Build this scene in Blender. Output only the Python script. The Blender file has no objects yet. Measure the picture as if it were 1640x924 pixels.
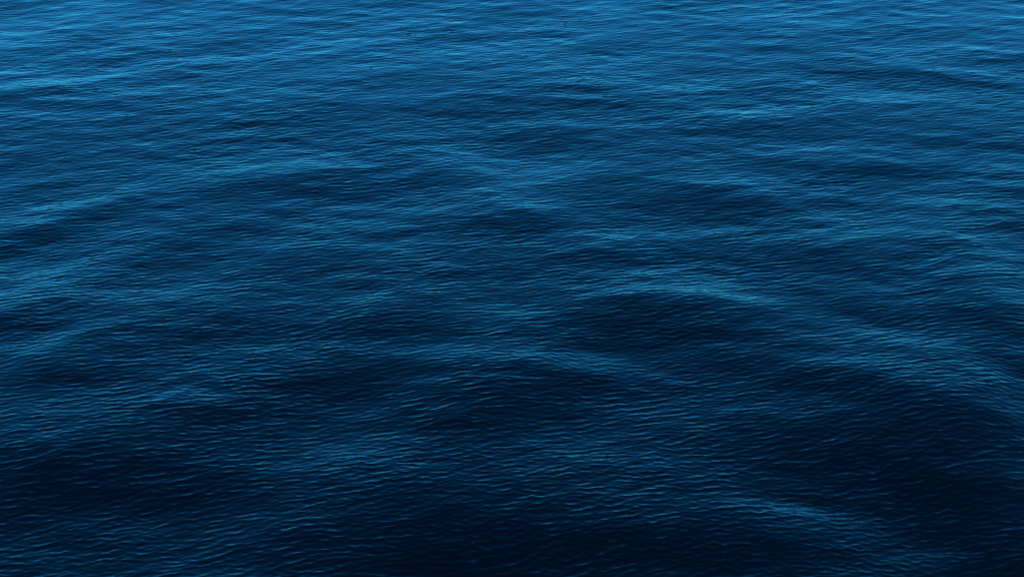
import bpy, math
import numpy as np

# ---------------------------------------------------------------- camera
scene = bpy.context.scene
CAM_H = 15.0
cd = bpy.data.cameras.new("camera")
cd.lens = 50.0
cd.sensor_width = 36.0
cd.clip_start = 0.1
cd.clip_end = 40000.0
cam = bpy.data.objects.new("camera", cd)
cam.location = (0.0, 0.0, CAM_H)
cam.rotation_euler = (math.radians(90.0 - 30.6), 0.0, 0.0)
scene.collection.objects.link(cam)
scene.camera = cam

# ---------------------------------------------------------------- sky, sun, exposure
SUN_EL = math.radians(16.0)
SUN_ROT = math.radians(165.0)        # behind the camera, a little to one side
world = bpy.data.worlds.new("World")
scene.world = world
world.use_nodes = True
wn = world.node_tree.nodes
wl = world.node_tree.links
wn.clear()
sky = wn.new("ShaderNodeTexSky")
sky.sky_type = 'NISHITA'
sky.sun_disc = False
sky.sun_elevation = SUN_EL
sky.sun_rotation = SUN_ROT
sky.altitude = 0.0
sky.air_density = 1.0
sky.dust_density = 0.2
sky.ozone_density = 8.0
bg = wn.new("ShaderNodeBackground")
bg.inputs["Strength"].default_value = 0.15
wo = wn.new("ShaderNodeOutputWorld")
hue = wn.new("ShaderNodeMix")
hue.data_type = 'RGBA'
hue.blend_type = 'MULTIPLY'
hue.inputs["Factor"].default_value = 1.0
hue.inputs["B"].default_value = (0.22, 1.0, 1.02, 1.0)      # teal colour grade multiplied into the sky light, the same all over the sky
wl.new(sky.outputs["Color"], hue.inputs["A"])
wl.new(hue.outputs["Result"], bg.inputs["Color"])
wl.new(bg.outputs["Background"], wo.inputs["Surface"])

sd = bpy.data.lights.new("sun", 'SUN')
sd.energy = 0.5
sd.angle = math.radians(10.0)
sd.color = (1.0, 0.93, 0.84)
sun = bpy.data.objects.new("sun", sd)
sun.rotation_euler = (math.radians(90.0) - SUN_EL, 0.0, -(SUN_ROT - math.pi))
sun.location = (0, -20, 40)
scene.collection.objects.link(sun)

scene.view_settings.view_transform = 'Standard'
scene.view_settings.look = 'None'
scene.view_settings.exposure = 1.35
scene.view_settings.gamma = 1.0

# ---------------------------------------------------------------- the sea surface: one sheet of real waves
# Vertex spacing follows distance: about 2 cm near the ship, metres towards the horizon.
def geo(start, first, ratio, end):
    out, x, s = [], start, first
    while x < end:
        x += s; s *= ratio; out.append(x)
    return out

near = []
y = 15.0
while y < 50.0:
    near.append(y)
    y += 0.00033 * (CAM_H * CAM_H + y * y) / CAM_H      # even steps as seen from the ship's rail
rows = [-v for v in geo(-12.0, 0.8, 1.2, 12000.0)][::-1]
rows = [r for r in rows if r < 11.0]
rows += list(np.arange(11.0, 15.0, 0.12))
rows += near + geo(near[-1], 0.08, 1.05, 20000.0)
rows = np.unique(np.array(rows))
half = list(np.arange(0.0, 0.48, 0.0014))
cols = half + geo(half[-1], 0.003, 1.14, 60.0)
cols = np.array([-c for c in cols[:0:-1]] + cols)
wid = np.hypot(np.maximum(rows, 0.0), CAM_H)
wid = np.where(rows < 0, np.hypot(rows, CAM_H), wid)
X = (cols[None, :] * wid[:, None]).astype(np.float32)
Y = np.repeat(rows[:, None], len(cols), 1).astype(np.float32)
ny, nx = X.shape
dyr = np.gradient(rows)
SP = np.maximum(dyr[:, None], (np.gradient(cols)[None, :] * wid[:, None]) * 0.6).astype(np.float32)
SP = np.maximum(SP, 0.012)

Z = np.zeros_like(X)
DX = np.zeros_like(X)
DY = np.zeros_like(X)

# wave packets of the wind sea: x, y, crest heading, half length, half width, slope at the centre
PACKETS = [
    (-11.27,37.01,0.39,1.77,0.53,0.24), (-10.46,35.77,0.23,1.29,0.52,0.05), (-8.71,38.18,0.39,1.36,0.48,0.10), (-6.11,38.67,0.38,1.53,0.42,0.12), 
    (-5.16,39.93,0.25,1.25,0.47,0.08), (-11.31,39.41,0.50,1.24,0.55,0.10), (-9.90,41.53,0.42,1.30,0.63,0.08), (-5.08,37.47,0.14,1.19,0.57,0.03), 
    (-5.74,35.77,0.14,1.43,0.53,0.10), (-1.51,40.98,0.00,1.28,0.50,0.16), (-2.16,38.67,0.24,1.37,0.52,0.09), (-13.05,36.56,0.24,0.88,0.54,0.06), 
    (-11.73,34.23,0.23,0.83,0.49,-0.01), (-2.86,35.60,0.22,0.86,0.45,-0.03), (-13.40,35.47,0.00,0.57,0.53,-0.09), (-15.93,42.54,0.27,0.99,0.69,-0.20), 
    (-12.29,39.67,0.51,0.62,0.55,-0.13), (-11.52,38.04,0.24,0.75,0.65,-0.18), (-13.61,38.52,0.41,0.61,0.42,-0.12), (-8.95,37.57,0.24,0.75,0.42,-0.13), 
    (-11.56,36.12,0.38,1.45,0.38,-0.21), (-12.22,34.84,0.23,1.12,0.50,-0.05), (-8.01,39.31,0.00,0.77,0.63,-0.24), (-8.10,42.20,0.42,0.98,0.48,0.05), 
    (-1.68,40.50,0.00,0.79,0.74,-0.15), (-5.62,40.71,0.25,0.64,0.48,0.02), (-5.67,38.04,0.09,1.36,0.52,-0.13), (-4.76,36.12,0.14,0.87,0.61,0.02), 
    (-2.91,36.43,0.00,0.87,0.55,-0.10), (-4.11,34.63,0.13,1.68,0.63,-0.12), (-1.31,34.51,0.09,1.25,0.76,-0.27), (-12.89,33.24,0.00,0.81,0.60,-0.57), 
    (-9.79,35.05,0.23,0.85,0.38,-0.12), (-4.32,43.12,0.00,1.34,0.45,0.10), (-9.55,33.24,0.13,0.81,0.47,-0.13), (-6.42,33.63,0.09,1.09,0.48,-0.15), 
    (0.58,41.91,0.00,1.14,0.78,-0.03), (4.98,42.77,0.00,1.00,0.54,0.24), (3.28,39.31,0.00,1.39,0.63,-0.16), (0.74,40.19,0.00,0.79,0.41,-0.00), 
    (6.52,40.45,0.00,0.95,0.49,-0.03), (7.43,39.06,-0.15,1.23,0.54,-0.15), (10.40,42.08,0.00,0.98,0.52,-0.04), (13.83,38.04,0.00,1.05,0.52,-0.33), 
    (4.72,37.38,0.00,1.49,0.65,-0.19), (8.95,37.57,0.00,1.49,0.58,-0.14), (12.68,36.47,-0.39,1.31,0.58,-0.23), (7.41,35.68,0.00,0.57,0.33,-0.24), 
    (5.60,33.43,-0.22,1.49,0.71,-0.60), (1.27,33.05,0.00,0.67,0.47,-0.29), (4.67,35.26,0.00,1.28,0.52,-0.01), (8.92,34.03,0.00,0.69,0.50,-0.37), 
    (1.97,34.63,0.00,1.12,0.51,-0.12), (10.92,37.01,-0.24,0.88,0.55,-0.16), (2.52,42.37,0.00,0.99,0.62,0.13), (1.51,40.98,0.15,1.12,0.50,0.27), 
    (0.73,39.41,0.24,1.24,0.46,0.18), (2.21,39.82,0.63,0.78,0.32,0.04), (8.76,41.53,0.00,1.94,0.68,0.01), (6.03,39.52,0.23,1.40,0.46,0.19), 
    (6.76,38.18,0.00,1.36,0.52,0.18), (11.20,38.91,0.22,1.23,0.45,-0.04), (13.93,39.01,0.00,0.77,0.39,-0.05), (11.93,37.57,-0.24,1.64,0.63,0.18), 
    (3.15,37.47,0.00,1.19,0.58,0.11), (5.64,36.34,0.34,1.31,0.52,0.17), (6.39,34.51,0.21,1.25,0.50,0.05), (2.10,33.83,0.00,1.51,0.43,0.20), 
    (9.26,35.68,-0.46,1.14,0.54,0.15), (11.73,35.47,0.00,1.28,0.40,0.22), (2.41,36.65,-0.23,1.46,0.54,0.08), (1.42,38.04,0.14,1.21,0.51,0.13), 
    (-12.20,31.47,0.00,0.65,0.55,-0.30), (-10.84,29.88,0.00,0.75,0.40,-0.29), (-5.31,30.14,0.12,1.38,0.61,-0.40), (-6.84,29.65,0.40,0.49,0.37,-0.13), 
    (-9.25,28.77,0.40,0.48,0.31,-0.19), (-10.70,27.44,0.47,1.05,0.71,-0.50), (-1.78,30.37,-0.19,0.76,0.61,-0.37), (-5.83,27.87,0.19,1.06,0.40,-0.15), 
    (-7.27,26.74,0.18,0.69,0.50,-0.20), (-8.18,26.06,0.29,0.67,0.39,-0.34), (-4.01,26.47,0.18,0.91,0.50,0.06), (-0.84,28.02,0.00,1.07,0.46,-0.18), 
    (-3.07,31.76,0.00,0.65,0.44,-0.00), (0.56,28.17,-0.29,0.83,0.53,-0.29), (-6.05,31.16,0.12,1.03,0.48,-0.11), (-4.27,31.47,0.12,0.78,0.49,0.10), 
    (-9.83,29.40,0.49,1.11,0.35,0.09), (-10.72,28.47,0.60,0.72,0.39,0.10), (-1.07,31.58,-0.20,0.91,0.70,0.08), (-4.08,28.32,0.30,0.96,0.44,0.15), 
    (-9.19,30.37,0.20,1.01,0.51,0.03), (-4.39,27.44,0.00,1.17,0.44,0.14), (-9.47,25.93,0.56,1.12,0.62,0.07), (-1.99,28.77,0.19,0.73,0.47,0.17), 
    (-2.44,27.02,0.36,0.92,0.49,0.09), (0.00,29.46,-0.30,0.98,0.61,0.23), (-8.85,27.73,0.39,0.82,0.42,0.07), (0.93,32.19,0.00,0.92,0.40,-0.16), 
    (2.67,30.44,0.00,0.63,0.42,-0.27), (1.17,29.81,0.00,0.50,0.35,-0.18), (5.14,28.90,0.11,1.33,0.67,-0.41), (3.62,29.40,0.29,0.86,0.57,-0.21), 
    (4.39,29.88,0.00,0.50,0.35,0.06), (8.11,30.88,-0.12,1.53,0.69,-0.32), (6.40,31.47,0.00,0.65,0.44,-0.04), (1.89,26.79,0.28,1.03,0.49,-0.09), 
    (7.18,26.33,0.00,1.24,0.67,0.03), (6.50,26.96,-0.18,0.69,0.42,-0.14), (11.23,32.41,0.00,1.33,0.40,-0.37), (4.05,26.88,0.00,1.15,0.52,-0.07), 
    (9.28,27.24,0.00,0.70,0.35,0.18), (11.01,28.47,0.00,0.72,0.47,-0.06), (1.21,31.12,0.12,0.90,0.53,0.06), (0.30,30.37,0.00,0.63,0.52,-0.13), 
    (5.36,30.54,0.00,1.39,0.52,0.18), (7.88,32.01,0.00,1.71,0.45,-0.00), (11.82,31.23,0.00,0.77,0.54,0.21), (6.11,29.65,-0.75,0.62,0.29,0.17), 
    (1.93,27.58,0.00,0.94,0.49,0.48), (3.87,27.73,0.11,1.18,0.36,0.30), (8.09,28.02,-0.31,1.07,0.52,0.12), (6.31,27.44,0.00,0.70,0.36,-0.24), 
    (10.61,29.08,0.00,1.10,0.44,0.13), (0.71,28.77,-0.67,0.60,0.30,0.26), (9.01,26.20,0.00,1.01,0.62,0.06), (9.25,29.98,0.00,1.12,0.51,-0.06), 
    (-9.58,24.07,0.28,1.06,0.53,-0.49), (-6.01,23.60,0.17,1.25,0.49,0.14), (-2.23,23.95,0.00,0.95,0.51,-0.04), (-8.43,22.12,0.16,1.19,0.48,-0.08), 
    (-4.07,21.93,0.09,1.29,0.45,-0.16), (-2.68,21.93,0.16,0.99,0.57,-0.40), (-5.27,20.78,0.15,0.76,0.47,-0.88), (-0.45,20.60,0.00,0.95,0.58,0.53), 
    (-7.56,25.04,0.18,0.87,0.38,0.37), (-9.09,23.22,0.94,0.72,0.35,0.41), (-5.36,22.67,0.16,1.01,0.50,0.29), (-5.99,21.61,0.16,1.17,0.43,0.35), 
    (-3.17,24.72,0.50,0.76,0.47,0.41), (-0.25,24.30,-0.10,0.85,0.44,0.49), (-10.25,25.04,0.73,0.65,0.35,0.01), (-6.95,21.27,0.16,0.87,0.36,-0.06), 
    (0.24,22.87,-0.10,1.33,0.34,0.02), (-1.41,22.18,0.00,0.80,0.49,-0.41), (2.65,24.55,0.10,0.97,0.45,-0.46), (2.96,23.72,0.00,1.57,0.72,-0.49), 
    (1.71,23.38,0.16,0.93,0.52,-0.45), (9.23,24.14,-0.10,1.17,0.47,-0.58), (6.58,24.62,-0.10,0.86,0.45,0.09), (1.62,21.67,-0.15,1.47,0.56,-0.57), 
    (4.47,22.29,-0.26,1.50,0.47,-0.10), (7.47,21.07,-0.48,1.25,0.48,-0.19), (5.59,21.93,0.00,0.59,0.32,-0.34), (0.57,21.27,0.00,0.97,0.61,-0.30), 
    (6.42,20.41,-0.15,1.69,0.51,-0.20), (8.66,20.50,0.00,0.66,0.64,-0.68), (0.82,22.22,-0.25,0.70,0.25,-0.17), (3.76,25.41,-0.10,0.77,0.39,-0.25), 
    (2.34,25.54,0.47,0.88,0.43,0.45), (5.10,24.86,-0.41,0.87,0.49,0.36), (7.07,23.38,-0.51,1.04,0.40,0.84), (8.67,22.14,-0.67,0.90,0.41,0.67), 
    (2.23,22.25,-0.37,0.80,0.27,-0.24), (2.94,21.07,-0.09,1.15,0.42,0.26), (6.07,22.61,-0.33,0.81,0.32,-0.38), (9.41,23.04,-0.17,0.72,0.41,0.31), 
    (-7.48,18.99,0.14,1.43,0.78,0.15), (-5.11,18.74,0.08,0.80,0.64,-0.63), (-0.71,18.02,0.00,1.04,0.61,0.43), (-0.20,17.18,0.00,1.26,0.57,-0.18), 
    (-8.32,19.72,0.00,0.55,0.33,-0.02), (-1.17,16.96,0.00,1.00,0.34,-0.68), (-3.13,19.72,0.14,1.01,0.41,0.62), (-4.44,19.13,0.14,0.72,0.31,0.14), 
    (-2.34,19.30,0.14,0.81,0.32,0.17), (-8.78,20.19,0.15,0.65,0.34,0.57), (-7.42,16.96,-0.12,0.75,0.36,0.37), (-4.42,17.71,0.22,1.02,0.35,0.31), 
    (-3.52,18.50,0.14,0.88,0.37,-0.31), (-6.23,17.71,0.14,0.77,0.35,0.14), (6.01,19.51,-0.09,1.55,0.76,-0.31), (7.65,18.50,0.00,1.05,0.96,-1.31), 
    (1.79,17.38,0.00,1.26,0.46,-0.16), (3.54,17.18,0.00,1.09,0.46,-0.58), (4.99,18.66,-0.23,0.71,0.25,-1.40), (7.81,16.96,0.00,0.66,0.56,-0.51), 
    (2.36,19.51,-0.23,1.09,0.34,0.47), (4.41,18.26,-0.22,0.78,0.29,-0.00), (5.22,17.71,-0.42,0.68,0.26,0.09), (3.20,18.42,-0.08,0.70,0.25,0.93), 
    (7.69,19.39,-0.09,0.73,0.24,0.04), (0.86,19.51,0.00,0.82,0.33,0.65), (6.71,17.23,0.00,0.75,0.28,1.30), (0.33,20.19,0.00,0.84,0.34,0.42), 
    (9.77,23.04,0.00,0.62,1.03,-0.12), (-8.17,18.50,0.00,0.70,0.76,-0.57), (-11.27,37.01,0.39,2.30,1.05,0.05), (-10.46,35.77,0.23,1.68,1.04,0.15), 
    (-8.71,38.18,0.39,1.77,0.97,0.27), (-6.11,38.67,0.38,1.99,0.85,0.14), (-5.16,39.93,0.25,1.63,0.93,0.32), (-11.31,39.41,0.50,1.61,1.10,0.13), 
    (-9.90,41.53,0.42,1.68,1.25,-0.06), (-5.08,37.47,0.14,1.55,1.15,0.20), (-5.74,35.77,0.14,1.86,1.06,0.39), (-1.51,40.98,0.00,1.67,1.00,-0.02), 
    (-2.16,38.67,0.24,1.79,1.04,0.15), (-13.05,36.56,0.24,1.14,1.08,0.30), (-11.73,34.23,0.23,1.08,0.98,0.02), (-2.86,35.60,0.22,1.11,0.91,0.12), 
    (-13.40,35.47,0.00,0.74,1.06,-0.30), (-15.93,42.54,0.27,1.29,1.37,-0.25), (-12.29,39.67,0.51,0.81,1.11,-0.28), (-11.52,38.04,0.24,0.98,1.29,-0.12), 
    (-13.61,38.52,0.41,0.79,0.83,0.04), (-8.95,37.57,0.24,0.97,0.85,-0.35), (-11.56,36.12,0.38,1.88,0.76,-0.03), (-12.22,34.84,0.23,1.46,1.00,-0.03), 
    (-8.01,39.31,0.00,1.01,1.25,-0.29), (-8.10,42.20,0.42,1.28,0.96,-0.23), (-1.68,40.50,0.00,1.03,1.48,-0.04), (-5.62,40.71,0.25,0.83,0.96,-0.14), 
    (-5.67,38.04,0.09,1.76,1.03,0.16), (-4.76,36.12,0.14,1.13,1.22,-0.22), (-2.91,36.43,0.00,1.13,1.11,-0.16), (-4.11,34.63,0.13,2.18,1.26,-0.13), 
    (-1.31,34.51,0.09,1.63,1.51,0.13), (-12.89,33.24,0.00,1.06,1.19,-0.00), (-9.79,35.05,0.23,1.10,0.76,-0.15), (-4.32,43.12,0.00,1.74,0.91,-0.26), 
    (-9.55,33.24,0.13,1.06,0.95,-0.07), (-6.42,33.63,0.09,1.42,0.97,0.26), (0.58,41.91,0.00,1.48,1.56,-0.14), (4.98,42.77,0.00,1.29,1.08,-0.39), 
    (3.28,39.31,0.00,1.81,1.25,0.25), (0.74,40.19,0.00,1.02,0.81,-0.05), (6.52,40.45,0.00,1.24,0.98,-0.11), (7.43,39.06,-0.15,1.60,1.07,0.18), 
    (10.40,42.08,0.00,1.28,1.05,-0.18), (13.83,38.04,0.00,1.37,1.04,-0.07), (4.72,37.38,0.00,1.93,1.30,0.45), (8.95,37.57,0.00,1.94,1.16,-0.01), 
    (12.68,36.47,-0.39,1.70,1.15,-0.16), (7.41,35.68,0.00,0.74,0.67,0.15), (5.60,33.43,-0.22,1.94,1.41,0.39), (1.27,33.05,0.00,0.88,0.95,-0.04), 
    (4.67,35.26,0.00,1.66,1.05,0.14), (8.92,34.03,0.00,0.90,0.99,0.51), (1.97,34.63,0.00,1.45,1.02,0.03), (10.92,37.01,-0.24,1.15,1.10,0.21), 
    (2.52,42.37,0.00,1.28,1.24,0.28), (1.51,40.98,0.15,1.46,0.99,0.33), (0.73,39.41,0.24,1.61,0.92,0.17), (2.21,39.82,0.63,1.02,0.65,0.35), 
    (8.76,41.53,0.00,2.53,1.37,0.31), (6.03,39.52,0.23,1.82,0.92,0.18), (6.76,38.18,0.00,1.77,1.04,0.01), (11.20,38.91,0.22,1.60,0.90,0.45), 
    (13.93,39.01,0.00,1.00,0.77,0.20), (11.93,37.57,-0.24,2.13,1.27,0.17), (3.15,37.47,0.00,1.55,1.16,0.11), (5.64,36.34,0.34,1.70,1.04,0.43), 
    (6.39,34.51,0.21,1.63,0.99,0.58), (2.10,33.83,0.00,1.96,0.86,0.25), (9.26,35.68,-0.46,1.49,1.08,0.43), (11.73,35.47,0.00,1.67,0.79,0.03), 
    (2.41,36.65,-0.23,1.90,1.09,0.30), (1.42,38.04,0.14,1.57,1.03,-0.01), (-12.20,31.47,0.00,0.84,1.10,-0.04), (-10.84,29.88,0.00,0.97,0.81,0.12), 
    (-5.31,30.14,0.12,1.79,1.22,0.01), (-6.84,29.65,0.40,0.64,0.74,-0.27), (-9.25,28.77,0.40,0.63,0.62,-0.11), (-10.70,27.44,0.47,1.36,1.42,0.07), 
    (-1.78,30.37,-0.19,0.98,1.22,0.08), (-5.83,27.87,0.19,1.38,0.80,-0.53), (-7.27,26.74,0.18,0.89,1.01,-0.31), (-8.18,26.06,0.29,0.88,0.79,-0.19), 
    (-4.01,26.47,0.18,1.18,0.99,-0.45), (-0.84,28.02,0.00,1.39,0.92,0.11), (-3.07,31.76,0.00,0.85,0.89,-0.17), (0.56,28.17,-0.29,1.08,1.06,-0.28), 
    (-6.05,31.16,0.12,1.34,0.96,0.44), (-4.27,31.47,0.12,1.01,0.98,0.19), (-9.83,29.40,0.49,1.44,0.70,0.16), (-10.72,28.47,0.60,0.94,0.77,0.43), 
    (-1.07,31.58,-0.20,1.18,1.40,0.49), (-4.08,28.32,0.30,1.24,0.89,0.37), (-9.19,30.37,0.20,1.31,1.02,0.06), (-4.39,27.44,0.00,1.52,0.89,0.33), 
    (-9.47,25.93,0.56,1.45,1.24,0.40), (-1.99,28.77,0.19,0.94,0.94,0.31), (-2.44,27.02,0.36,1.20,0.98,0.39), (0.00,29.46,-0.30,1.28,1.23,0.48), 
    (-8.85,27.73,0.39,1.07,0.84,0.11), (0.93,32.19,0.00,1.20,0.79,0.07), (2.67,30.44,0.00,0.82,0.83,-0.11), (1.17,29.81,0.00,0.65,0.71,0.02), 
    (5.14,28.90,0.11,1.73,1.34,0.32), (3.62,29.40,0.29,1.12,1.13,-0.20), (4.39,29.88,0.00,0.65,0.71,-0.34), (8.11,30.88,-0.12,1.99,1.37,0.18), 
    (6.40,31.47,0.00,0.84,0.88,-0.18), (1.89,26.79,0.28,1.34,0.99,-0.34), (7.18,26.33,0.00,1.62,1.34,0.21), (6.50,26.96,-0.18,0.90,0.85,-0.56), 
    (11.23,32.41,0.00,1.72,0.80,-0.01), (4.05,26.88,0.00,1.49,1.03,0.06), (9.28,27.24,0.00,0.90,0.70,-0.71), (11.01,28.47,0.00,0.94,0.94,-0.27), 
    (1.21,31.12,0.12,1.17,1.07,0.37), (0.30,30.37,0.00,0.82,1.04,0.31), (5.36,30.54,0.00,1.81,1.05,0.46), (7.88,32.01,0.00,2.22,0.90,0.72), 
    (11.82,31.23,0.00,1.00,1.08,0.08), (6.11,29.65,-0.75,0.80,0.59,0.18), (1.93,27.58,0.00,1.22,0.98,0.37), (3.87,27.73,0.11,1.53,0.72,-0.02), 
    (8.09,28.02,-0.31,1.39,1.05,0.96), (6.31,27.44,0.00,0.91,0.71,0.62), (10.61,29.08,0.00,1.43,0.87,0.40), (0.71,28.77,-0.67,0.79,0.60,-0.03), 
    (9.01,26.20,0.00,1.32,1.24,-0.18), (9.25,29.98,0.00,1.46,1.02,0.48), (-9.58,24.07,0.28,1.38,1.05,-0.14), (-6.01,23.60,0.17,1.63,0.98,-0.88), 
    (-2.23,23.95,0.00,1.23,1.02,-0.99), (-8.43,22.12,0.16,1.55,0.96,-1.38), (-4.07,21.93,0.09,1.67,0.89,-0.35), (-2.68,21.93,0.16,1.29,1.14,-0.55), 
    (-5.27,20.78,0.15,0.99,0.94,-0.23), (-0.45,20.60,0.00,1.23,1.17,-2.70), (-7.56,25.04,0.18,1.13,0.76,-0.19), (-9.09,23.22,0.94,0.94,0.70,0.32), 
    (-5.36,22.67,0.16,1.32,0.99,-0.14), (-5.99,21.61,0.16,1.53,0.87,-0.20), (-3.17,24.72,0.50,0.98,0.93,0.17), (-0.25,24.30,-0.10,1.11,0.88,-0.03), 
    (-10.25,25.04,0.73,0.85,0.69,0.25), (-6.95,21.27,0.16,1.13,0.73,-0.57), (0.24,22.87,-0.10,1.72,0.68,-0.56), (-1.41,22.18,0.00,1.04,0.97,-0.00), 
    (2.65,24.55,0.10,1.26,0.90,-0.26), (2.96,23.72,0.00,2.04,1.43,-0.50), (1.71,23.38,0.16,1.21,1.04,-0.04), (9.23,24.14,-0.10,1.52,0.95,-0.62), 
    (6.58,24.62,-0.10,1.12,0.90,-0.42), (1.62,21.67,-0.15,1.91,1.12,-0.06), (4.47,22.29,-0.26,1.95,0.95,-0.86), (7.47,21.07,-0.48,1.63,0.96,-2.22), 
    (5.59,21.93,0.00,0.77,0.64,-0.17), (0.57,21.27,0.00,1.26,1.22,-0.09), (6.42,20.41,-0.15,2.20,1.03,-1.09), (8.66,20.50,0.00,0.86,1.28,-0.16), 
    (0.82,22.22,-0.25,0.91,0.50,-0.20), (3.76,25.41,-0.10,1.00,0.79,0.52), (2.34,25.54,0.47,1.15,0.85,-0.44), (5.10,24.86,-0.41,1.13,0.98,0.40), 
    (7.07,23.38,-0.51,1.35,0.80,-1.37), (8.67,22.14,-0.67,1.17,0.81,-2.29), (2.23,22.25,-0.37,1.04,0.55,0.32), (2.94,21.07,-0.09,1.50,0.84,-0.23), 
    (6.07,22.61,-0.33,1.05,0.63,-0.25), (9.41,23.04,-0.17,0.93,0.81,-0.44), (-7.48,18.99,0.14,1.86,1.55,-1.57), (-5.11,18.74,0.08,1.04,1.28,-0.36), 
    (-0.71,18.02,0.00,1.35,1.22,-2.51), (-0.20,17.18,0.00,1.63,1.14,0.00), (-8.32,19.72,0.00,0.72,0.66,0.39), (-1.17,16.96,0.00,1.29,0.67,-0.52), 
    (-3.13,19.72,0.14,1.31,0.82,0.25), (-4.44,19.13,0.14,0.94,0.63,0.11), (-2.34,19.30,0.14,1.06,0.63,-0.19), (-8.78,20.19,0.15,0.85,0.67,-0.83), 
    (-7.42,16.96,-0.12,0.97,0.71,-1.05), (-4.42,17.71,0.22,1.33,0.70,-0.45), (-3.52,18.50,0.14,1.14,0.75,0.82), (-6.23,17.71,0.14,1.00,0.71,0.06), 
    (6.01,19.51,-0.09,2.01,1.51,-1.24), (7.65,18.50,0.00,1.37,1.92,-1.11), (1.79,17.38,0.00,1.64,0.93,-0.91), (3.54,17.18,0.00,1.41,0.91,-0.60), 
    (4.99,18.66,-0.23,0.92,0.50,0.59), (7.81,16.96,0.00,0.86,1.12,-0.95), (2.36,19.51,-0.23,1.42,0.69,-0.67), (4.41,18.26,-0.22,1.02,0.58,0.37), 
    (5.22,17.71,-0.42,0.89,0.52,0.03), (3.20,18.42,-0.08,0.91,0.50,-1.08), (7.69,19.39,-0.09,0.94,0.48,0.11), (0.86,19.51,0.00,1.07,0.65,0.08), 
    (6.71,17.23,0.00,0.98,0.55,-1.05), (0.33,20.19,0.00,1.09,0.68,0.81), (9.77,23.04,0.00,0.80,2.06,-1.32), (-8.17,18.50,0.00,0.91,1.51,0.19), 
    (-11.27,37.52,0.39,1.77,0.53,-0.18), (-10.46,36.27,0.23,1.29,0.52,0.08), (-8.71,38.65,0.39,1.36,0.48,-0.05), (-6.11,39.08,0.38,1.53,0.42,-0.11), 
    (-5.16,40.37,0.25,1.25,0.47,0.03), (-11.31,39.94,0.50,1.24,0.55,0.05), (-9.90,42.13,0.42,1.30,0.63,0.23), (-5.08,38.03,0.14,1.19,0.57,-0.12), 
    (-5.74,36.28,0.14,1.43,0.53,-0.22), (-1.51,41.46,0.00,1.28,0.50,0.11), (-2.16,39.17,0.24,1.37,0.52,-0.18), (-13.05,37.08,0.24,0.88,0.54,-0.16), 
    (-11.73,34.70,0.23,0.83,0.49,-0.16), (-2.86,36.03,0.22,0.86,0.45,0.07), (-13.40,35.98,0.00,0.57,0.53,0.30), (-15.93,43.20,0.27,0.99,0.69,0.12), 
    (-12.29,40.20,0.51,0.62,0.55,-0.01), (-11.52,38.66,0.24,0.75,0.65,0.01), (-13.61,38.92,0.41,0.61,0.42,0.00), (-8.95,37.97,0.24,0.75,0.42,0.11), 
    (-11.56,36.48,0.38,1.45,0.38,0.06), (-12.22,35.32,0.23,1.12,0.50,0.02), (-8.01,39.92,0.00,0.77,0.63,-0.03), (-8.10,42.66,0.42,0.98,0.48,-0.07), 
    (-1.68,41.21,0.00,0.79,0.74,0.03), (-5.62,41.18,0.25,0.64,0.48,0.12), (-5.67,38.54,0.09,1.36,0.52,-0.17), (-4.76,36.70,0.14,0.87,0.61,0.29), 
    (-2.91,36.96,0.00,0.87,0.55,0.13), (-4.11,35.24,0.13,1.68,0.63,0.14), (-1.31,35.24,0.09,1.25,0.76,0.01), (-12.89,33.82,0.00,0.81,0.60,0.14), 
    (-9.79,35.41,0.23,0.85,0.38,0.17), (-4.32,43.55,0.00,1.34,0.45,-0.05), (-9.55,33.70,0.13,0.81,0.47,0.01), (-6.42,34.10,0.09,1.09,0.48,-0.05), 
    (0.58,42.67,0.00,1.14,0.78,0.10), (4.98,43.29,0.00,1.00,0.54,0.08), (3.28,39.92,0.00,1.39,0.63,0.00), (0.74,40.58,0.00,0.79,0.41,-0.22), 
    (6.52,40.92,0.00,0.95,0.49,-0.10), (7.43,39.58,-0.15,1.23,0.54,-0.04), (10.40,42.59,0.00,0.98,0.52,0.02), (13.83,38.54,0.00,1.05,0.52,-0.23), 
    (4.72,38.01,0.00,1.49,0.65,-0.03), (8.95,38.13,0.00,1.49,0.58,-0.10), (12.68,37.03,-0.39,1.31,0.58,0.04), (7.41,36.00,0.00,0.57,0.33,0.07), 
    (5.60,34.12,-0.22,1.49,0.71,0.11), (1.27,33.51,0.00,0.67,0.47,0.10), (4.67,35.76,0.00,1.28,0.52,0.26), (8.92,34.50,0.00,0.69,0.50,-0.15), 
    (1.97,35.12,0.00,1.12,0.51,0.03), (10.92,37.54,-0.24,0.88,0.55,-0.03), (2.52,42.96,0.00,0.99,0.62,0.06), (1.51,41.46,0.15,1.12,0.50,-0.02), 
    (0.73,39.86,0.24,1.24,0.46,-0.08), (2.21,40.13,0.63,0.78,0.32,-0.04), (8.76,42.18,0.00,1.94,0.68,0.05), (6.03,39.96,0.23,1.40,0.46,-0.07), 
    (6.76,38.69,0.00,1.36,0.52,0.05), (11.20,39.35,0.22,1.23,0.45,-0.08), (13.93,39.39,0.00,0.77,0.39,-0.07), (11.93,38.18,-0.24,1.64,0.63,-0.00), 
    (3.15,38.03,0.00,1.19,0.58,0.01), (5.64,36.84,0.34,1.31,0.52,-0.09), (6.39,34.99,0.21,1.25,0.50,-0.02), (2.10,34.24,0.00,1.51,0.43,-0.02), 
    (9.26,36.20,-0.46,1.14,0.54,0.11), (11.73,35.85,0.00,1.28,0.40,0.01), (2.41,37.17,-0.23,1.46,0.54,-0.00), (1.42,38.53,0.14,1.21,0.51,0.06), 
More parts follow.
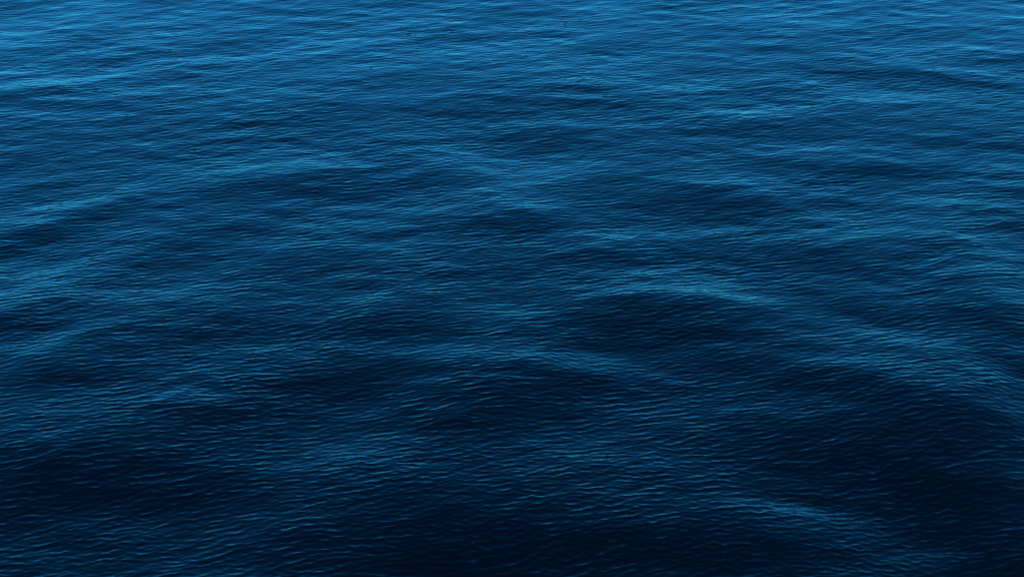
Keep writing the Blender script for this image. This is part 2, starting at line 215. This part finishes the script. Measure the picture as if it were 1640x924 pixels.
    (-12.20,32.00,0.00,0.65,0.55,-0.28), (-10.84,30.27,0.00,0.75,0.40,-0.34), (-5.31,30.73,0.12,1.38,0.61,-0.22), (-6.84,30.01,0.40,0.49,0.37,0.23), 
    (-9.25,29.07,0.40,0.48,0.31,-0.21), (-10.70,28.12,0.47,1.05,0.71,0.00), (-1.78,30.96,-0.19,0.76,0.61,0.02), (-5.83,28.26,0.19,1.06,0.40,0.10), 
    (-7.27,27.22,0.18,0.69,0.50,0.19), (-8.18,26.44,0.29,0.67,0.39,0.12), (-4.01,26.94,0.18,0.91,0.50,0.19), (-0.84,28.46,0.00,1.07,0.46,0.21), 
    (-3.07,32.19,0.00,0.65,0.44,-0.13), (0.56,28.68,-0.29,0.83,0.53,0.18), (-6.05,31.62,0.12,1.03,0.48,-0.05), (-4.27,31.94,0.12,0.78,0.49,-0.12), 
    (-9.83,29.73,0.49,1.11,0.35,-0.14), (-10.72,28.84,0.60,0.72,0.39,0.09), (-1.07,32.26,-0.20,0.91,0.70,0.08), (-4.08,28.75,0.30,0.96,0.44,0.18), 
    (-9.19,30.86,0.20,1.01,0.51,0.07), (-4.39,27.87,0.00,1.17,0.44,0.09), (-9.47,26.53,0.56,1.12,0.62,-0.14), (-1.99,29.22,0.19,0.73,0.47,0.09), 
    (-2.44,27.48,0.36,0.92,0.49,-0.19), (0.00,30.05,-0.30,0.98,0.61,-0.04), (-8.85,28.13,0.39,0.82,0.42,0.01), (0.93,32.57,0.00,0.92,0.40,0.09), 
    (2.67,30.84,0.00,0.63,0.42,0.14), (1.17,30.15,0.00,0.50,0.35,0.01), (5.14,29.54,0.11,1.33,0.67,-0.23), (3.62,29.94,0.29,0.86,0.57,0.11), 
    (4.39,30.22,0.00,0.50,0.35,0.04), (8.11,31.54,-0.12,1.53,0.69,-0.21), (6.40,31.90,0.00,0.65,0.44,-0.10), (1.89,27.27,0.28,1.03,0.49,-0.14), 
    (7.18,26.97,0.00,1.24,0.67,0.51), (6.50,27.37,-0.18,0.69,0.42,0.39), (11.23,32.80,0.00,1.33,0.40,-0.03), (4.05,27.37,0.00,1.15,0.52,0.06), 
    (9.28,27.58,0.00,0.70,0.35,0.46), (11.01,28.92,0.00,0.72,0.47,0.05), (1.21,31.64,0.12,0.90,0.53,0.03), (0.30,30.87,0.00,0.63,0.52,-0.04), 
    (5.36,31.05,0.00,1.39,0.52,-0.17), (7.88,32.44,0.00,1.71,0.45,-0.20), (11.82,31.75,0.00,0.77,0.54,-0.06), (6.11,29.94,-0.75,0.62,0.29,-0.18), 
    (1.93,28.06,0.00,0.94,0.49,-0.20), (3.87,28.07,0.11,1.18,0.36,-0.14), (8.09,28.52,-0.31,1.07,0.52,-0.10), (6.31,27.78,0.00,0.70,0.36,-0.30), 
    (10.61,29.50,0.00,1.10,0.44,-0.30), (0.71,29.06,-0.67,0.60,0.30,-0.12), (9.01,26.79,0.00,1.01,0.62,0.03), (9.25,30.47,0.00,1.12,0.51,-0.23), 
    (-9.58,24.57,0.28,1.06,0.53,0.24), (-6.01,24.08,0.17,1.25,0.49,0.31), (-2.23,24.44,0.00,0.95,0.51,0.23), (-8.43,22.58,0.16,1.19,0.48,0.62), 
    (-4.07,22.36,0.09,1.29,0.45,0.30), (-2.68,22.48,0.16,0.99,0.57,-0.45), (-5.27,21.24,0.15,0.76,0.47,0.29), (-0.45,21.16,0.00,0.95,0.58,0.69), 
    (-7.56,25.40,0.18,0.87,0.38,-0.25), (-9.09,23.56,0.94,0.72,0.35,-0.17), (-5.36,23.15,0.16,1.01,0.50,0.54), (-5.99,22.02,0.16,1.17,0.43,0.08), 
    (-3.17,25.17,0.50,0.76,0.47,-0.46), (-0.25,24.73,-0.10,0.85,0.44,0.07), (-10.25,25.37,0.73,0.65,0.35,0.21), (-6.95,21.62,0.16,0.87,0.36,0.05), 
    (0.24,23.19,-0.10,1.33,0.34,-0.17), (-1.41,22.65,0.00,0.80,0.49,-0.03), (2.65,24.98,0.10,0.97,0.45,0.27), (2.96,24.41,0.00,1.57,0.72,-0.13), 
    (1.71,23.88,0.16,0.93,0.52,-0.17), (9.23,24.60,-0.10,1.17,0.47,0.07), (6.58,25.05,-0.10,0.86,0.45,-0.10), (1.62,22.21,-0.15,1.47,0.56,-0.30), 
    (4.47,22.74,-0.26,1.50,0.47,-0.02), (7.47,21.54,-0.48,1.25,0.48,-0.34), (5.59,22.24,0.00,0.59,0.32,0.28), (0.57,21.86,0.00,0.97,0.61,-0.33), 
    (6.42,20.90,-0.15,1.69,0.51,0.53), (8.66,21.12,0.00,0.66,0.64,0.00), (0.82,22.47,-0.25,0.70,0.25,0.18), (3.76,25.79,-0.10,0.77,0.39,-0.19), 
    (2.34,25.95,0.47,0.88,0.43,0.12), (5.10,25.34,-0.41,0.87,0.49,-0.31), (7.07,23.76,-0.51,1.04,0.40,0.44), (8.67,22.53,-0.67,0.90,0.41,0.63), 
    (2.23,22.51,-0.37,0.80,0.27,0.19), (2.94,21.48,-0.09,1.15,0.42,0.10), (6.07,22.91,-0.33,0.81,0.32,-0.52), (9.41,23.43,-0.17,0.72,0.41,-0.57), 
    (-7.48,19.74,0.14,1.43,0.78,-0.29), (-5.11,19.36,0.08,0.80,0.64,-0.03), (-0.71,18.60,0.00,1.04,0.61,0.19), (-0.20,17.73,0.00,1.26,0.57,0.06), 
    (-8.32,20.04,0.00,0.55,0.33,0.31), (-1.17,17.29,0.00,1.00,0.34,0.16), (-3.13,20.11,0.14,1.01,0.41,0.24), (-4.44,19.43,0.14,0.72,0.31,0.17), 
    (-2.34,19.60,0.14,0.81,0.32,0.16), (-8.78,20.51,0.15,0.65,0.34,-0.01), (-7.42,17.31,-0.12,0.75,0.36,0.61), (-4.42,18.04,0.22,1.02,0.35,0.17), 
    (-3.52,18.86,0.14,0.88,0.37,0.11), (-6.23,18.05,0.14,0.77,0.35,0.47), (6.01,20.24,-0.09,1.55,0.76,0.38), (7.65,19.42,0.00,1.05,0.96,-0.41), 
    (1.79,17.82,0.00,1.26,0.46,0.07), (3.54,17.62,0.00,1.09,0.46,-0.39), (4.99,18.90,-0.23,0.71,0.25,-0.44), (7.81,17.50,0.00,0.66,0.56,-0.26), 
    (2.36,19.84,-0.23,1.09,0.34,0.21), (4.41,18.53,-0.22,0.78,0.29,0.10), (5.22,17.96,-0.42,0.68,0.26,-0.27), (3.20,18.66,-0.08,0.70,0.25,0.22), 
    (7.69,19.62,-0.09,0.73,0.24,0.13), (0.86,19.82,0.00,0.82,0.33,0.24), (6.71,17.49,0.00,0.75,0.28,1.22), (0.33,20.52,0.00,0.84,0.34,0.09), 
    (9.77,24.03,0.00,0.62,1.03,0.86), (-8.17,19.23,0.00,0.70,0.76,-0.45), 
]
SLOPE = 0.14
for (px, py, a, L, W, g) in PACKETS:
    if abs(g) < 0.02:
        continue
    r0 = np.searchsorted(rows, py - 3.2 * (L * abs(math.sin(a)) + W))
    r1 = np.searchsorted(rows, py + 3.2 * (L * abs(math.sin(a)) + W))
    if r1 <= r0:
        continue
    xa, xb = px - 3.4 * L, px + 3.4 * L
    wm = [wid[r0], wid[r1 - 1]]
    c0 = np.searchsorted(cols, min(xa / w for w in wm))
    c1 = np.searchsorted(cols, max(xb / w for w in wm))
    sl = (slice(r0, r1), slice(c0, c1))
    dx = X[sl] - px
    dy = Y[sl] - py
    ca, sa = math.cos(a), math.sin(a)
    u = (dx * ca + dy * sa) / L
    v = (-dx * sa + dy * ca) / W
    e = np.exp(-0.5 * (u * u + v * v))
    Z[sl] += -SLOPE * g * W * v * e

# outside the mapped stretch of water the same sea goes on as plain wave trains
rng = np.random.RandomState(11)
inside = 1.0 / (1.0 + np.exp(-(Y - 14.5) / 0.7)) / (1.0 + np.exp((Y - 48.0) / 1.5))
inside = inside / (1.0 + np.exp((np.abs(X) - 0.375 * np.maximum(Y, 15.0) - 1.5) / 0.7))
open_sea = (1.0 - inside * 0.80).astype(np.float32)

def wave(lam, head, slope, choppy, weight=None):
    """one long-crested train: crest spacing lam, travelling towards head (0 = away from the ship), rms slope"""
    global Z, DX, DY
    k = 2 * math.pi / lam
    kx, ky = k * math.sin(head), k * math.cos(head)
    ph = rng.uniform(0, 2 * math.pi)
    amp = slope * 1.414 / k
    t = SP / lam
    w = np.clip((0.42 - t) / 0.16, 0, 1)            # leave out what the grid cannot carry
    if w.max() <= 0:
        return
    rr = np.nonzero(w.max(1) > 0)[0]
    cc = np.nonzero(w.max(0) > 0)[0]
    sl = (slice(rr[0], rr[-1] + 1), slice(cc[0], cc[-1] + 1))
    w = (w * w * (3 - 2 * w))[sl] * amp
    if weight is not None:
        w = w * weight[sl]
    th = (np.float32(kx) * X[sl] + np.float32(ky) * Y[sl] + np.float32(ph)).astype(np.float32)
    Z[sl] += w * np.cos(th)
    if choppy:
        s = w * np.sin(th) * choppy
        DX[sl] -= s * (kx / k)
        DY[sl] -= s * (ky / k)

def train(n, l0, l1, head, spread, slope, choppy, weight=None):
    for i in range(n):
        lam = l0 * (l1 / l0) ** ((i + rng.uniform()) / n)
        wave(lam, math.radians(head + rng.normal() * spread), slope / math.sqrt(n), choppy, weight)

def patches(l0, l1, n, depth):
    g = np.zeros_like(X)
    for i in range(n):
        k = 2 * math.pi / rng.uniform(l0, l1)
        a = rng.uniform(-1.2, 1.2)
        g += np.sin(k * (X * math.sin(a) + Y * math.cos(a)) + rng.uniform(0, 6.28)).astype(np.float32)
    return (1.0 + depth * g * math.sqrt(2.0 / n)).clip(0.15, 2.0).astype(np.float32)

gust = patches(2.0, 9.0, 9, 0.11)                   # cat's paws: ripples stand stronger in some patches than in others
gust2 = patches(1.5, 6.0, 9, 0.16)

train(26, 3.0, 14.0, 0, 22, 0.035, 0.5, open_sea)
train(30, 1.1, 3.0, 4, 26, 0.045, 0.7, open_sea)
train(60, 0.45, 1.2, -6, 34, 0.030, 1.0, gust)
calm_far = (gust * (1.12 - 0.40 * ((Y - 20.0) / 14.0).clip(0, 1))).astype(np.float32)
train(50, 0.20, 0.45, -12, 24, 0.028, 1.4, gust)
train(150, 0.074, 0.195, -15, 13, 0.102, 1.5, calm_far)
train(60, 0.075, 0.16, 14, 14, 0.052, 1.5, calm_far * gust2)
train(40, 0.12, 0.22, -5, 36, 0.03, 1.5, gust)
ruffled = (((Y - 22.0) / 14.0).clip(0, 1) * gust).astype(np.float32)      # a rougher, more confused patch farther out
train(90, 0.13, 0.24, 0, 36, 0.068, 0.6, ruffled)

X2 = X + DX
Y2 = Y + DY
co = np.stack([X2, Y2, Z], -1).reshape(-1, 3).astype(np.float32)
idx = np.arange(ny * nx, dtype=np.int32).reshape(ny, nx)
quads = np.stack([idx[:-1, :-1], idx[:-1, 1:], idx[1:, 1:], idx[1:, :-1]], -1).reshape(-1, 4)
me = bpy.data.meshes.new("water")
me.vertices.add(len(co))
me.vertices.foreach_set("co", co.ravel())
me.loops.add(quads.size)
me.loops.foreach_set("vertex_index", quads.ravel())
me.polygons.add(len(quads))
me.polygons.foreach_set("loop_start", np.arange(0, quads.size, 4, dtype=np.int32))
me.polygons.foreach_set("use_smooth", np.ones(len(quads), dtype=bool))
me.update(calc_edges=True)
print("sea quads", len(quads), "z rms", float(Z[:].std()))
water = bpy.data.objects.new("water", me)
water["kind"] = "structure"
water["label"] = "deep blue open sea with low swell and fine wind ripples"
scene.collection.objects.link(water)

# ---------------------------------------------------------------- water material
mat = bpy.data.materials.new("sea_water")
mat.use_nodes = True
n = mat.node_tree.nodes
l = mat.node_tree.links
n.clear()
out = n.new("ShaderNodeOutputMaterial")
pr = n.new("ShaderNodeBsdfPrincipled")
pr.inputs["IOR"].default_value = 1.333
pr.inputs["Roughness"].default_value = 0.08
l.new(pr.outputs[0], out.inputs["Surface"])
pr.inputs["Base Color"].default_value = (0.0, 0.0002, 0.0014, 1)

geom = n.new("ShaderNodeNewGeometry")

def ripple(scale_across, scale_along, angle, detail, dist, prev, strength, distort=0.0, rough=0.5):
    m = n.new("ShaderNodeMapping")
    m.vector_type = 'POINT'
    m.inputs["Rotation"].default_value = (0, 0, math.radians(angle))
    m.inputs["Scale"].default_value = (scale_along, scale_across, scale_across)
    t = n.new("ShaderNodeTexNoise")
    t.inputs["Scale"].default_value = 1.0
    t.inputs["Detail"].default_value = detail
    t.inputs["Roughness"].default_value = rough
    t.inputs["Distortion"].default_value = distort
    l.new(geom.outputs["Position"], m.inputs["Vector"])
    l.new(m.outputs[0], t.inputs["Vector"])
    b = n.new("ShaderNodeBump")
    b.inputs["Distance"].default_value = dist
    b.inputs["Strength"].default_value = strength
    l.new(t.outputs["Fac"], b.inputs["Height"])
    if prev is not None:
        l.new(prev.outputs["Normal"], b.inputs["Normal"])
    return b

b1 = ripple(16.0, 3.0, 14, 3.0, 0.010, None, 0.5)
b2 = ripple(40.0, 9.0, -12, 2.0, 0.003, b1, 0.35)
# beyond the finely meshed water the same small ripples go on as fine relief
b3 = ripple(5.5, 2.2, 12, 4.0, 0.05, b2, 1.0, rough=0.6)
sep = n.new("ShaderNodeSeparateXYZ")
l.new(geom.outputs["Position"], sep.inputs[0])
ax = n.new("ShaderNodeMath"); ax.operation = 'ABSOLUTE'
l.new(sep.outputs["X"], ax.inputs[0])
wide = n.new("ShaderNodeMath"); wide.operation = 'MULTIPLY_ADD'          # |x| - 0.47 y: past the sides of the fine mesh
wide.inputs[1].default_value = -0.47
l.new(sep.outputs["Y"], wide.inputs[0]); l.new(ax.outputs[0], wide.inputs[2])
r1 = n.new("ShaderNodeMapRange")
r1.inputs["From Min"].default_value = 44.0; r1.inputs["From Max"].default_value = 56.0
l.new(sep.outputs["Y"], r1.inputs["Value"])
r2 = n.new("ShaderNodeMapRange")
r2.inputs["From Min"].default_value = 5.0; r2.inputs["From Max"].default_value = 9.0
l.new(wide.outputs[0], r2.inputs["Value"])
r3 = n.new("ShaderNodeMapRange")
r3.inputs["From Min"].default_value = 14.0; r3.inputs["From Max"].default_value = 11.0
l.new(sep.outputs["Y"], r3.inputs["Value"])
m1 = n.new("ShaderNodeMath"); m1.operation = 'MAXIMUM'
m2 = n.new("ShaderNodeMath"); m2.operation = 'MAXIMUM'
l.new(r1.outputs[0], m1.inputs[0]); l.new(r2.outputs[0], m1.inputs[1])
l.new(m1.outputs[0], m2.inputs[0]); l.new(r3.outputs[0], m2.inputs[1])
l.new(m2.outputs[0], b3.inputs["Strength"])
l.new(b3.outputs["Normal"], pr.inputs["Normal"])
me.materials.append(mat)
